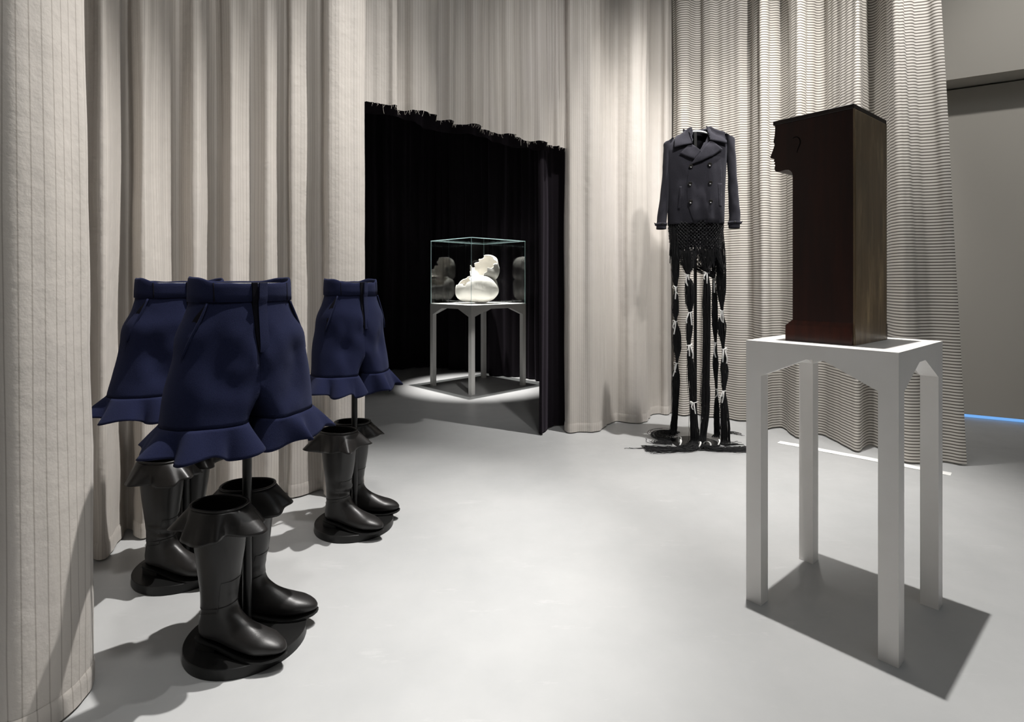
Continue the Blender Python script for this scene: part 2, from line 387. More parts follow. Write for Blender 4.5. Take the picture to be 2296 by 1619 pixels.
val, vpoint, vn, vzb = curtain('curtain_valance', VP, 2.262, TOP, 'pin', 'pinstriped curtain length with frayed lower edge hanging over the dark doorway',
        uscale=1.9, fine=((0.014, 0.19, 0.3), (0.004, 0.09, 1.0)), seed=21.0, hemz=lambda s_: 0.012*noise.noise((s_*9, 2, 3))+0.004*noise.noise((s_*60, 1, 9)))
fr_ = MB()                                                        # frayed threads along the cut edge
for k in range(150):
    i = random.randrange(vn); p = vpoint(i, vzb[i]); ln = random.uniform(0.008, 0.03)*(2.0 if random.random() < 0.1 else 1)
    d = Vector((random.uniform(-.5, .5), random.uniform(-.3, .1), -1)).normalized()
    fr_.tube([p+Vector((0, 0, 0.003)), p+d*ln*0.5, p+d*ln+Vector((random.uniform(-.006, .006), 0, 0))], 0.0006, 3, False)
tag(fr_.build('loose_threads', 'hem', val), kind='stuff')
lin, _, _, _ = curtain('lining', [p+V2(-0.06, 0.09) for p in VP[:-2:2]], 2.225, TOP, 'black', None, fine=((0.012, 0.2, 0.9),), seed=5.0, rows=20, hemz=lambda s_: 0.01*noise.noise((s_*12, 5, 3)))
lin.parent = val
RP = [pd(1268, 4.48), pd(1267, 4.42), pd(1275, 4.36), pd(1305, 4.39), pd(1338, 4.40), pd(1362, 4.62), pd(1384, 4.72), pd(1415, 4.66), pd(1446, 4.70), pd(1460, 4.95), pd(1480, 4.98), pd(1498, 4.96), pd(1512, 5.14), V2(1.75, 5.3), V2(2.2, 5.45)]
curtain('pinstripe_curtain', RP, 0.012, TOP, 'pin', 'grey lit pinstriped curtain between the dark doorway and the hanging coat',
        uscale=2.0, fine=((0.006, 0.13, 0.2), (0.0025, 0.08, 1.9)), seed=31.0, hem=0.065, amp_top=1.15)
SP = [pd(1511, 5.02), pd(1530, 4.90), pd(1560, 4.96), pd(1590, 4.86), pd(1622, 4.84), pd(1650, 4.74), pd(1680, 4.70), pd(1708, 4.46), pd(1735, 4.50), pd(1756, 4.50), pd(1786, 4.22), pd(1815, 4.28), pd(1842, 4.30), pd(1885, 4.06), pd(1922, 3.87),
      pd(1942, 4.00), pd(1960, 4.00), pd(1992, 3.84), pd(2022, 3.66), pd(2060, 3.62), pd(2105, 3.66), pd(2150, 3.60), pd(2168, 3.585)]
curtain('striped_curtain', SP, 0.012, TOP, 'hstripe', 'white curtain with fine dark horizontal stripes behind the coat and wooden cabinet',
        fine=((0.009, 0.17, 0.4), (0.0035, 0.09, 1.9)), amp_top=1.15, amp_bot=0.3, seed=44.0, rows=60,
        lean=lambda u, z: V2(-0.055*z*smoothstep(0.75, 1.0, u), 0.0))
BP = [V2(-4.2, 5.6), V2(-3.2, 6.7), V2(-2.5, 7.1), V2(-1.94, 7.3), V2(-1.58, 7.48), V2(-1.175, 7.72), V2(-0.8, 7.50), V2(-0.49, 7.37), V2(-0.2, 7.15)]
curtain('black_curtain', BP, 0.012, TOP, 'black', 'black curtain at the left rear of the dark room behind the glass case', fine=((0.035, 0.26, 0.3), (0.012, 0.13, 0.9)), seed=51.0)
BQ = [V2(-0.262, 7.06), V2(-0.20, 6.98), V2(0.02, 6.95), V2(0.16, 6.86), V2(0.33, 6.66), V2(0.60, 6.52), V2(0.95, 6.30), V2(1.5, 6.0), V2(2.2, 5.75)]
curtain('black_curtain', BQ, 0.012, TOP, 'black', 'purplish black folded curtain right behind the glass case', fine=((0.04, 0.24, 0.3), (0.014, 0.12, 0.9)), seed=61.0)
BR = [pd(1208, 4.33), pd(1216, 4.30), pd(1226, 4.44), pd(1240, 4.56), pd(1258, 4.58), pd(1275, 4.63), pd(1310, 4.70)]
curtain('black_curtain', BR, 0.012, TOP-0.1, 'black', 'narrow black curtain panel at the right side of the dark doorway', fine=((0.006, 0.14, 0.3),), seed=71.0)

# tape on the floor in front of the striped curtain
A, B_ = V2(1.995, 4.12), V2(2.735, 3.43); dv = (B_-A).normalized(); pv = V2(-dv.y, dv.x)*0.036
q = MB(); ring = []
for i in range(40):
    c = A.lerp(B_, i/39); wv = 0.004*noise.noise((i*0.4, 3, 1)); kz = 0.0025+0.004*abs(noise.noise((i*0.35, 7, 2)))
    ring.append([(c.x-pv.x, c.y-pv.y, 0.001), (c.x+pv.x, c.y+pv.y, 0.001), (c.x+pv.x*(1+wv*20), c.y+pv.y, kz), (c.x-pv.x*(1+wv*20), c.y-pv.y, kz)])
q.loft(ring, True, True, True); tag(q.build('floor_tape', 'ribbon'), 'narrow white tape strip lying on the floor along the striped curtain', 'tape')

# ------------------------------------------------------------------ arched tables
def table(loc, rz, lx, ly, h, leg, apron, drop, haunch, mat, label, gname):
    """local x runs along the left edge, y along the right edge, origin at the near corner"""
    r = empty('display_table', loc, rz); tag(r, label, 'table', 'pale arched display tables')
    q = MB(); q.box(0, lx, 0, ly, h-0.02, h); q.build('tabletop', mat, r, smooth=30)
    for (x0, y0) in ((0, 0), (lx-leg, 0), (0, ly-leg), (lx-leg, ly-leg)):
        q = MB(); q.box(x0, x0+leg, y0, y0+leg, 0, h-0.02); q.build('leg', mat, r, smooth=30)
    def arch(ln):
        a = leg; hh = haunch*ln
        return [(a, h-0.02), (a, h-apron-drop), (a+hh, h-apron), (ln-a-hh, h-apron), (ln-a, h-apron-drop), (ln-a, h-0.02)]
    th = leg
    for y0 in (0, ly-th):
        q = MB(); q.prism([(x, y0, z) for x, z in arch(lx)], (0, th, 0)); q.build('arched_apron', mat, r, smooth=30)
    for x0 in (0, lx-th):
        q = MB(); q.prism([(x0, y, z) for y, z in arch(ly)], (th, 0, 0)); q.build('arched_apron', mat, r, smooth=30)
    return r
# cabinet table: near corner N, left edge L, right edge R
N_ = V2(1.2, 1.709)
ang = math.atan2(0.338, 0.400)                                    # direction of the right edge
# local +y along the right edge, local +x along the left edge would be mirrored, so x is taken along the right edge
table((N_.x, N_.y, 0), ang, 0.524, 0.488, 0.98, 0.056, 0.05, 0.078, 0.325, 'white', 'white four-legged arched table carrying the dark wooden head cabinet', 't')
G_ = V2(-0.430, 5.83); angG = math.atan2(0.472, 0.492)
table((G_.x, G_.y, 0), angG, 0.818, 0.745, 0.95, 0.050, 0.045, 0.078, 0.24, 'greylac', 'pale grey arched table under the glass case in the dark room', 't')

# glass case
gc = empty('glass_case', (G_.x, G_.y, 0.95), angG); tag(gc, 'clear glass box case with greenish edges on the pale grey table', 'display case')
GX, GY, GH, gt = 0.818, 0.745, 0.725, 0.006; ins = 0.004
def pane(x0, x1, y0, y1, z0, z1):
    q = MB(); q.box(x0, x1, y0, y1, z0, z1)
    d = (x1-x0, y1-y0, z1-z0); k = d.index(min(d))
    faces_axis = [2, 2, 1, 1, 0, 0]                                # axis of each face of box()
    q.mi = [0 if a == k else 1 for a in faces_axis]
    return q.build('pane', ['glass', 'gedge'], gc, smooth=None)
X0, X1, Y0, Y1 = ins, GX-ins, ins, GY-ins
pane(X0, X1, Y0, Y0+gt, 0.001, GH-gt); pane(X0, X1, Y1-gt, Y1, 0.001, GH-gt)
pane(X0, X0+gt, Y0+gt, Y1-gt, 0.001, GH-gt); pane(X1-gt, X1, Y0+gt, Y1-gt, 0.001, GH-gt)
pane(X0, X1, Y0, Y1, GH-gt, GH)

# broken plaster vessel inside
def shell(c, rx, ry, rz, hole, th, seed, sq=2.5, nz=0.05, pinch=0.0, amp=0.16, n=200, m=120, lobes=0.0):
    c = Vector(c); hole = Vector(hole).normalized(); lo2 = hole.orthogonal().normalized(); vs, keep = [], []
    for j in range(m+1):
        a = PI*j/m
        for i in range(n):
            p = 2*PI*i/n
            d = Vector((math.sin(a)*math.cos(p), math.sin(a)*math.sin(p), math.cos(a)))
            f = (abs(d.x)**sq+abs(d.y)**sq+abs(d.z)**sq)**(-1/sq)
            r = 1+nz*noise.noise(d*1.6+Vector((seed, 0, 0)))+0.012*noise.noise(Vector((d.x*5+seed, d.y*5, d.z*1.5)))
            r += 0.012*math.sin(p*9+3*noise.noise(d*2+Vector((seed, 4, 0))))*smoothstep(0.35, 0.9, abs(d.z))
            r -= pinch*math.exp(-((d.z-0.12)/0.16)**2)
            vs.append(c+Vector((d.x*f*r*rx, d.y*f*r*ry, d.z*f*r*rz)))
            cut = d.dot(hole)+lobes*math.sin(3*math.atan2(d.cross(hole).dot(lo2), d.dot(lo2))+seed)+amp*noise.noise(d*3.2+Vector((seed*2, 1, 5)))+0.06*noise.noise(d*11+Vector((seed, 7, 1)))+0.03*noise.noise(d*24+Vector((seed, 2, 1)))
            keep.append(cut < th)
    fs = []
    for j in range(m):
        for i in range(n):
            q4 = (j*n+i, (j+1)*n+i, (j+1)*n+(i+1) % n, j*n+(i+1) % n)
            if all(keep[k] for k in q4): fs.append(q4)
    used = sorted({k for f in fs for k in f}); mp = {k: i for i, k in enumerate(used)}
    return [vs[k] for k in used], [tuple(mp[k] for k in f) for f in fs]
vc = empty('broken_vessel', (-0.405, 6.37, 0.962), 0.0); tag(vc, 'broken white plaster vessel of two pillowy bulbs inside the glass case', 'sculpture')
q = MB(); v_, f_ = shell((0, 0, 0.158), 0.242, 0.185, 0.160, (-0.62, -0.18, 0.80), 0.74, 2.0, 2.9, 0.07, 0.0, 0.22); q.add(v_, f_)
solid(q.build('lower_bulb', 'plaster', vc, smooth=180), 0.012, -1)
q = MB(); v_, f_ = shell((0.085, 0.03, 0.392), 0.175, 0.16, 0.160, (-0.62, -0.62, 0.50), 0.30, 6.3, 2.5, 0.07, 0.0, 0.34, lobes=0.16); q.add(v_, f_)
solid(q.build('upper_bulb', 'plaster', vc, smooth=180), 0.011, -1)

# ------------------------------------------------------------------ head-profile cabinet
CN = Vector((1.177, 1.9)); ca = math.radians(38.9)
E2 = Vector((math.cos(ca), math.sin(ca))); E1 = Vector((-math.sin(ca), math.cos(ca)))
cb = empty('cabinet', (CN.x, CN.y, 0.98), ca); tag(cb, 'tall dark mahogany cabinet cut as a human head in profile on the white table', 'cabinet')
def ft(px, py):                                                    # measured column/row on the front face -> (along face, height above table)
    r = (px-CX)/FPX; tt = (CN.x-CN.y*r)/(-E1.x+E1.y*r); Y = CN.y+E1.y*tt
    return tt, EYE+(HY-py)*Y/FPX-0.98
D1 = 8.094
prof = [(300, 515), (306, 560), (303, 600), (296, 680), (280, 765), (276, 800), (280, 815), (292, 828), (293, 850), (280, 900), (252, 980), (220, 1060), (216, 1078), (224, 1090), (262, 1098), (286, 1102),
        (292, 1112), (282, 1135), (282, 1150), (300, 1160), (302, 1172), (286, 1190), (292, 1204), (306, 1212), (306, 1230), (296, 1252), (292, 1290), (304, 1318), (330, 1336), (380, 1338), (430, 1322), (490, 1305), (545, 1304), (585, 1322), (612, 1355), (622, 1400)]
P2 = [ft(1700+x/D1, 220+y/D1) for x, y in prof]
tb = P2[-1][0]; H = 0.835; lid = 0.016; DEP = 0.315; PLH = 0.078
poly = [(0, PLH-0.01)] + [(0, H-lid)] + [(P2[0][0], H-lid)] + P2[1:] + [(tb, PLH-0.01)]
q = MB(); q.prism([(0.0, tt, z) for tt, z in poly], (DEP, 0, 0)); bevel(q.build('body', 'mahog', cb, smooth=30), 0.0012)
q = MB(); q.prism([(-0.002, -0.003, H-lid), (-0.002, P2[0][0]+0.006, H-lid), (DEP+0.002, P2[0][0]+0.006, H-lid), (DEP+0.002, -0.003, H-lid)], (0, 0, lid)); bevel(q.build('lid', 'ebony', cb, smooth=30), 0.0015)
# plinth with chamfered moulding on front, left and far sides (the back panel stays flush)
pr = 0.023
def plinth_ring(o, z): return [(-o*0.35, 0.0, z), (-o*0.35, tb+o, z), (DEP+o, tb+o, z), (DEP+o, 0.0, z)]
q = MB(); q.loft([plinth_ring(pr, 0.0), plinth_ring(pr, 0.058), plinth_ring(pr*0.75, 0.062), plinth_ring(pr*0.5, 0.068), plinth_ring(pr*0.2, 0.075), plinth_ring(0.0, PLH)], True, True, True)
bevel(q.build('plinth', 'mahog_red', cb, smooth=30), 0.0012)
q = MB(); q.box(0.006, DEP-0.006, -0.006, 0.0, 0.0, H-lid-0.003); bevel(q.build('back_panel', 'back_wood', cb, smooth=30), 0.0012)
q = MB(); q.box(0.0, 0.006, -0.0045, 0.0, 0.0, H-lid); q.build('edge_strip', 'back_wood', cb, smooth=None)
q = MB(); q.box(DEP-0.006, DEP, -0.0045, 0.0, 0.0, H-lid); q.build('edge_strip', 'ebony', cb, smooth=None)
ear = [(630, 735), (655, 715), (690, 705), (720, 712), (748, 738), (762, 775), (762, 815), (748, 860), (728, 910), (712, 955), (704, 995)]
ep = catmull([Vector((0.0, *ft(1700+x/D1, 220+y/D1))) for x, y in ear], 5); ne = len(ep)
q = MB(); q.tube([p+Vector((-0.0002, 0, 0)) for p in ep], [0.0004+0.0019*math.sin(PI*min(1, 0.08+0.9*i/ne))**0.7 for i in range(ne)], 6)
q.build('ear_groove', 'groove', cb)

# ------------------------------------------------------------------ boots
SECT = [((.147, .455), (-.022, .455), .062), ((.146, .40), (-.019, .40), .061), ((.139, .32), (-.012, .32), .056), ((.128, .24), (-.001, .24), .049), ((.119, .185), (.006, .178), .043),
        ((.119, .150), (.004, .128), .039), ((.129, .126), (-.004, .088), .037), ((.146, .110), (-.008, .058), .036), ((.163, .098), (.002, .034), .036), ((.180, .089), (.055, .027), .036),
        ((.199, .080), (.112, .017), .041), ((.222, .071), (.168, .011), .046), ((.247, .063), (.213, .010), .047), ((.270, .054), (.249, .012), .038), ((.288, .044), (.277, .015), .026), ((.298, .034), (.293, .019), .014), ((.300, .028), (.299, .023), .003)]
def interp_sections(S, per):
    out = []
    F = catmull([Vector(s[0]) for s in S], per); B2 = catmull([Vector(s[1]) for s in S], per); W = catmull([Vector((s[2], 0)) for s in S], per)
    return list(zip(F, B2, W))
def boot_ring(F, B2, wv, n=40, ex=2.35, grow=0.0):
    C = (F+B2)/2; h = (F-B2)/2; hl = h.length; ring = []
    hd = h/hl if hl > 1e-6 else Vector((0, 1))
    for i in range(n):
        a = 2*PI*i/n; cs, sn = math.cos(a), math.sin(a)
        cx = math.copysign(abs(cs)**(2/ex), cs); sx = math.copysign(abs(sn)**(2/ex), sn)
        p = C+hd*cx*(hl+grow); ring.append((p.x, sx*(wv.x+grow), p.y))
    return ring
def make_boot(seed, label, wrinkle):
    r = empty('boot', (0, 0, 0)); tag(r, label, 'boot', 'frilled black boots on round bases')
    S = interp_sections(SECT, 5)
    k = 5*5                                                         # shaft ends at the ankle seam
    def wr(ring, z0):
        out = []
        for (x, y, z) in ring:
            kz = math.exp(-((z-0.19)/0.045)**2)*wrinkle
            o = kz*0.010*noise.noise((x*14+seed, y*14, z*45))+0.0018*noise.noise((x*12, y*12+seed, z*12))
            out.append((x+o, y+o*(1 if y > 0 else -1), z))
        return out
    q = MB(); q.loft([wr(boot_ring(*s, grow=0.0016), 0) for s in S[:k+1]])
    solid(q.build('shaft', ['leather', 'lining'], r, smooth=180), 0.003, -1).modifiers['thickness'].material_offset = 1
    q = MB(); q.loft([wr(boot_ring(*s), 0) for s in S[k-3:]], True, False, True)
    ft_ = q.build('foot', 'leather', r, smooth=180)
    ms = MB(); sp_ = []; nr = 80                                      # stitched seam: low round the heel, stepping up at the instep
    for i in range(nr+1):
        af = abs(((i/nr+0.5) % 1.0)-0.5)*2; u = 1-smoothstep(0.30, 0.40, af); idx = (k+2)*(1-u)+(k-9)*u
        i0 = int(idx); fr2 = idx-i0; p0 = Vector(wr(boot_ring(*S[i0], n=nr, grow=0.0028), 0)[i % nr]); p1 = Vector(wr(boot_ring(*S[i0+1], n=nr, grow=0.0028), 0)[i % nr]); sp_.append(p0.lerp(p1, fr2))
    ms.tube(sp_, 0.0008, 5, False); ms.build('ankle_seam', 'leather', r)
    # sole and stacked heel
    st = [(-.010, .024, .036), (0.0, .033, .034), (.03, .037, .030), (.06, .036, .024), (.09, .036, .018), (.12, .041, .013), (.155, .047, .009), (.19, .051, .007), (.22, .051, .007), (.25, .046, .008), (.275, .035, .011), (.292, .022, .014), (.302, .008, .018)]
    rings = []
    for x, hw, zt in st:
        tk = 0.009; rings.append([(x, -hw, zt), (x, hw, zt), (x, hw, zt-tk+0.002), (x, hw*0.94, max(0.0, zt-tk)), (x, -hw*0.94, max(0.0, zt-tk)), (x, -hw, zt-tk+0.002)])
    q = MB(); q.loft(rings, True, True, True); q.build('sole', 'rubber', r, smooth=50)
    q = MB(); hp = [(-.008, .022), (0.002, .031), (.03, .035), (.055, .034), (.068, .030)]
    loop = [(x, y) for x, y in hp]+[(x, -y) for x, y in reversed(hp)]
    q.loft([[(x, y, 0.0) for x, y in loop], [(x, y, 0.026-0.10*max(0, x-0.03)) for x, y in loop]], True, True, True); q.build('heel', 'rubber', r, smooth=40)
    # rolled rim and leather frill
    top = boot_ring(*S[0], n=72, grow=0.003)
    q = MB(); q.tube([Vector(p)+Vector((0, 0, 0.002)) for p in top]+[Vector(top[0])+Vector((0, 0, 0.002))], 0.0042, 6, False); q.build('rim', 'leather', r, smooth=180)
    rings = []; n = 144; top = boot_ring(*S[0], n=n, grow=0.0025); C = (S[0][0]+S[0][1])/2
    for j in range(11):
        v = j/10; ring = []
        for i in range(n):
            a = 2*PI*i/n; p = Vector(top[i]); d = Vector((p.x-C.x, p.y, 0)).normalized()
            wv = math.sin(4*a+seed)+0.5*math.sin(7*a+seed*2.3)+0.25*math.sin(12*a+seed)
            fl_ = 0.030+0.030*abs(math.cos(a))**3+0.020*wv*(0.5+0.5*v)
            out = fl_*(v**0.85); dz = -0.082*v*(1+0.10*math.sin(4*a+seed*1.7)-0.22*max(0, math.cos(a))**4)
            tw = 0.006*math.cos(5*a+seed)*v
            ring.append(p+d*out+Vector((-d.y, d.x, 0))*tw+Vector((0, 0, dz)))
        rings.append(ring)
    q = MB(); q.loft(rings); solid(q.build('frill', ['leather', 'leather'], r, smooth=180), 0.0022, 0)
    return r

# ------------------------------------------------------------------ shorts
A_T = [(.757, .236), (.85, .224), (.93, .211), (1.0, .198), (1.08, .172), (1.13, .158), (1.21, .151)]
B_T = [(.757, .145), (.85, .142), (.93, .135), (1.0, .124), (1.08, .108), (1.13, .098), (1.21, .094)]
def surf_x(y, z, sgn=1, n=2.3):
    a, b2 = lerp_tab(A_T, z), lerp_tab(B_T, z); u = min(0.999, abs(y)/a)
    return sgn*b2*(1-u**n)**(1/n)
def make_shorts(seed, label):
    r = empty('shorts', (0, 0, 0)); tag(r, label, 'shorts', 'navy ruffled shorts on stands')
    def section(z, sg, n=88, disp=True):
        a, b2 = lerp_tab(A_T, z), lerp_tab(B_T, z)
        kc = 0.05+0.80*smoothstep(0.88, 0.752, z)**1.8; rc = 0.03+0.045*smoothstep(0.90, 0.76, z)
        ring = []; no = int(n*0.72)
        for i in range(n):
            if i < no:
                al = PI*i/(no-1); cs, sn = math.cos(al), math.sin(al)
                x = math.copysign(abs(cs)**(2/2.3), cs)*b2; y = abs(sn)**(2/2.3)*a
                u = min(1.0, y/rc); g = 1-kc*(1-math.sqrt(max(0, 1-(1-u)**2))); x *= g
            else:
                g = 1-kc; u = (i-no+1)/(n-no+1); x = -b2*g+2*b2*g*u; y = 0.0
            y += 0.004*kc
            if disp and y > 0.01:
                d = Vector((x/b2, (y-a*0.45)/a)); 
                if d.length > 1e-4: d.normalize()
                wz = smoothstep(1.13, 1.02, z)
                o = wz*(0.015*noise.noise((x*7+seed, y*sg*7, z*6))+0.010*noise.noise((x*15, y*sg*15+seed, z*13))*(1-smoothstep(0.6, 0.95, y/a)))
                # soft dent running down from each pocket, bulge at the pocket mouth
                sd = math.exp(-(((y-a*0.55-0.25*(z-0.9))/0.045)**2+((z-0.89)/0.07)**2))*(1 if x > 0 else 0)
                pk = math.exp(-(((y-a*0.95)/0.06)**2+((z-1.04)/0.055)**2))
                o += -0.024*sd+0.010*pk*wz
                x += d.x*o; y += d.y*o
            ring.append((x, y*sg, z))
        return ring
    zs = [1.142-(1.142-0.757)*(k/26) for k in range(27)]
    for sg in (-1, 1):
        q = MB(); q.loft([section(z, sg) for z in zs]); leg = solid(q.build('shorts_leg', ['navy', 'navy_in'], r, smooth=75), 0.004, -1); leg.modifiers['thickness'].material_offset = 1
        hem = [Vector(p) for p in section(0.757, sg)]; n = len(hem)
        cen = sum(hem, Vector())/n
        # even resample of the hem loop
        Ls = [0.0]
        for i in range(n): Ls.append(Ls[-1]+(hem[(i+1) % n]-hem[i]).length)
        NN = 150; loop = []
        for k in range(NN):
            s_ = Ls[-1]*k/NN; j = max(i for i in range(n) if Ls[i] <= s_); u = (s_-Ls[j])/max(1e-9, Ls[j+1]-Ls[j]); loop.append(hem[j].lerp(hem[(j+1) % n], u))
        rings = []
        for jv in range(11):
            v = jv/10; ring = []
            for k in range(NN):
                p = loop[k]; tg = loop[(k+3) % NN]-loop[k-3]; nn = Vector((tg.y, -tg.x, 0)); nn.normalize()
                if nn.dot(p-cen) < 0: nn = -nn
                side = smoothstep(0.06, 0.24, abs(p.y)); inner = 0.45+0.55*smoothstep(0.0, 0.06, abs(p.y))
                th = 2*PI*k/NN
                wv = math.sin(7*th+seed+sg)+0.6*math.sin(11*th+seed*2)
                out = (0.034*inner+0.020*side+0.020*inner*wv)*v**0.9
                dz = -(0.088-0.014*side)*v+0.010*v*math.sin(7*th+seed+sg+1.2)
                tw = (0.014*inner)*v*math.cos(7*th+seed+sg)
                ring.append(p+nn*out+Vector((-nn.y, nn.x, 0))*tw+Vector((0, 0, dz)))
            rings.append(ring)
        q = MB(); q.loft(rings); f2 = solid(q.build('ruffle', ['navy', 'navy_in'], r, smooth=180), 0.0035, 0); f2.modifiers['thickness'].material_offset = 1
        # pocket mouth: dark strip standing in for the shaded gap, and raised welt
        pw = []
        for k in range(15):
            u = k/14; z = 1.134-0.165*u; y = lerp_tab(A_T, z)*(0.84+0.125*u+0.015*math.sin(PI*u)); pw.append((surf_x(y, z), y*sg, z))
        q = MB(); q.tube([Vector(p)+Vector((0.0075+0.004*math.sin(PI*k/14), 0.002*sg, 0)) for k, p in enumerate(pw)], [0.0035+0.0015*math.sin(PI*k/14) for k in range(15)], 6); q.build('pocket_welt', 'navy', r, smooth=180)
        rg = []
        for k, p in enumerate(pw):
            wd = 0.002+0.011*math.sin(PI*min(1, k/11))**1.2 if k < 11 else 0.002
            x0, y0, z0 = p; y1 = y0+sg*wd; rg.append([(x0+0.0075, y0, z0), (surf_x(y1, z0)+0.009, y1, z0), (surf_x(y1, z0)+0.002, y1, z0), (x0, y0, z0)])
        q = MB(); q.loft(rg, True, True, True); q.build('pocket_gap_shade', 'zip', r, smooth=60)
    # waistband
    def band(z, grow, n=120):
        ring = []
        a, b2 = lerp_tab(A_T, z)+grow, lerp_tab(B_T, z)+grow
        for i in range(n):
            al = 2*PI*i/n; cs, sn = math.cos(al), math.sin(al)
            x = math.copysign(abs(cs)**(2/2.3), cs)*b2; y = math.copysign(abs(sn)**(2/2.3), sn)*a
            k = smoothstep(1.15, 1.205, z)
            dz = k*(0.013*smoothstep(0.6, 0.97, abs(sn))-0.008*max(0, cs)+0.004*noise.noise((x*20+seed, y*20, 1)))
            ring.append((x+0.003*noise.noise((seed, y*16, z*9)), y, z+dz))
        return ring
    rings = [band(1.136, 0.001), band(1.138, 0.0045), band(1.16, 0.006), band(1.185, 0.0065), band(1.198, 0.006), band(1.203, 0.003), band(1.200, -0.001), band(1.185, -0.002), band(1.15, -0.001)]
    q = MB(); q.loft(rings); q.build('waistband', 'navy', r, smooth=180)
    # fly: shade of the open gap as a dark narrowing strip, standing flap beside it
    rg, rf = [], []
    for k in range(22):
        u = k/21; z = 1.197-0.222*u; gap = 0.0155*(1-u)**0.55+0.001; st_ = 0.014*(1-u)**0.6+0.001
        ex = 0.011 if z > 1.136 else 0.0035+0.003*smoothstep(1.10, 1.136, z)
        yc = 0.004-0.004*u
        x0 = surf_x(0, z)
        rg.append([(x0+ex, yc-gap, z), (x0+ex+0.0015, yc, z), (x0+ex-0.008, yc, z), (x0+ex-0.008, yc-gap, z)])
        rf.append([(x0+ex+st_, yc, z), (x0+ex+st_*0.55+0.002, yc+0.015, z), (x0+ex+0.002, yc+0.032, z), (x0+ex-0.003, yc+0.032, z), (x0+ex-0.003, yc+0.004, z)])
    q = MB(); q.loft(rg, True, True, True); q.build('fly_gap_shade', 'zip', r, smooth=60)
    q = MB(); q.loft(rf, True, True, True); q.build('fly_flap', 'navy', r, smooth=60)
    for yy in (-0.118, 0.118):
        pth = [(surf_x(yy, z)+0.0062, yy, z) for z in (1.138, 1.155, 1.17, 1.185, 1.197)]
        q = MB(); q.tube(pth, 0.0024, 6); q.build('band_seam', 'zip', r, smooth=180)
    return r

def make_stand(loc, label, rz):
    r = empty('garment_stand', loc, rz); tag(r, label, 'display stand', 'black round-based garment stands')
    n = 64; R = 0.187; q = MB()
    q.loft([[(rr*math.cos(2*PI*i/n), rr*math.sin(2*PI*i/n), z) for i in range(n)] for rr, z in ((R-0.002, 0.0), (R, 0.002), (R, 0.033), (R-0.002, 0.035))], True, True, True)
    q.build('base_plate', 'metal', r, smooth=40)
    q = MB(); q.tube([(0, 0, 0.033), (0, 0, 1.19)], 0.0145, 20); q.build('pole', 'metal', r, smooth=60)
    q = MB(); q.tube([(-0.02, -0.125, 1.192), (-0.02, 0.125, 1.192)], 0.006, 10); q.build('waist_bar', 'metal', r, smooth=60)
    return r
stands = [
    dict(c=(-0.885, 1.840), face=-40, boots=((-0.110, -0.066, -13), (-0.098, 0.078, 3)), sx=(1, 1), who='front'),
    dict(c=(-1.357, 2.290), face=-42, boots=((-0.110, -0.066, -12), (-0.098, 0.078, 4)), sx=(0.98, 1.02), who='rear left'),
    dict(c=(-0.775, 2.710), face=-42, boots=((-0.112, -0.064, -17), (-0.095, 0.076, 0)), sx=(0.95, 0.82), who='far'),
]
txt = [('black round-based pole stand of the nearest navy shorts', 'largest navy felt shorts with ruffled hems, nearest the camera', 'nearest black leather boot with frilled top, at front of photo', 'black frilled boot standing behind the nearest boot on the front base'),
       ('black round-based pole stand nearest the cream curtains at far left', 'navy felt shorts half hidden behind the largest shorts, at far left', 'black frilled boot on the leftmost round base, left one of its pair', 'black frilled boot mostly hidden behind the leftmost boot'),
       ('black round-based pole stand beside the dark doorway', 'narrow navy ruffled shorts next to the dark doorway', 'creased black frilled boot on the round base nearest the doorway', 'rear black boot of the pair nearest the doorway, frill pointing right')]
for k, s in enumerate(stands):
    cx, cy = s['c']
    make_stand((cx, cy, 0), txt[k][0], math.radians(s['face']))
    sh = make_shorts(2.0+k*3.7, txt[k][1]); sh.location = (cx-0.018, cy, 0); sh.rotation_euler = (0, 0, math.radians(s['face'])); sh.scale = (s['sx'][0], s['sx'][1], 1)
    for j, (bx, by, an) in enumerate(s['boots']):
        bt = make_boot(1.3+k*2.1+j*1.7, txt[k][2+j], (0.15, 1.0, 1.0)[k] if j == 0 else 0.2)
        bt.location = (cx+bx, cy+by, 0.0352); bt.rotation_euler = (0, 0, math.radians(an))

# ------------------------------------------------------------------ coat on its stand
CO = (1.36, 4.08); cr = math.radians(-13)
PPM = FPX/CO[1]; CPX = CX+CO[0]*PPM
def c4(x, y): px = 1400+x/4.262; py = 260+y/4.262; return (px-CPX)/PPM, EYE+(HY-py)/PPM
def c5(x, y): px = 1380+x/3.372; py = 580+y/3.372; return (px-CPX)/PPM, EYE+(HY-py)/PPM
cs_ = empty('coat_stand', (CO[0], CO[1], 0), cr); tag(cs_, 'black pole stand with thin round base and hanger inside the long coat', 'display stand')
q = MB(); n = 64
q.loft([[(rr*math.cos(2*PI*i/n), rr*math.sin(2*PI*i/n), z) for i in range(n)] for rr, z in ((0.168, 0), (0.17, 0.002), (0.17, 0.010), (0.168, 0.012))], True, True, True); q.build('base_plate', 'metal', cs_, smooth=40)
q = MB(); q.box(-0.011, 0.011, 0.012, 0.034, 0.011, 2.315); bevel(q.build('pole', 'metal', cs_, smooth=30), 0.002)
q = MB(); q.tube([(x, 0.02, 2.319-2.6*x*x) for x in [i*0.0155-0.147 for i in range(20)]], 0.0085, 10); q.build('hanger', 'steel', cs_, smooth=60)

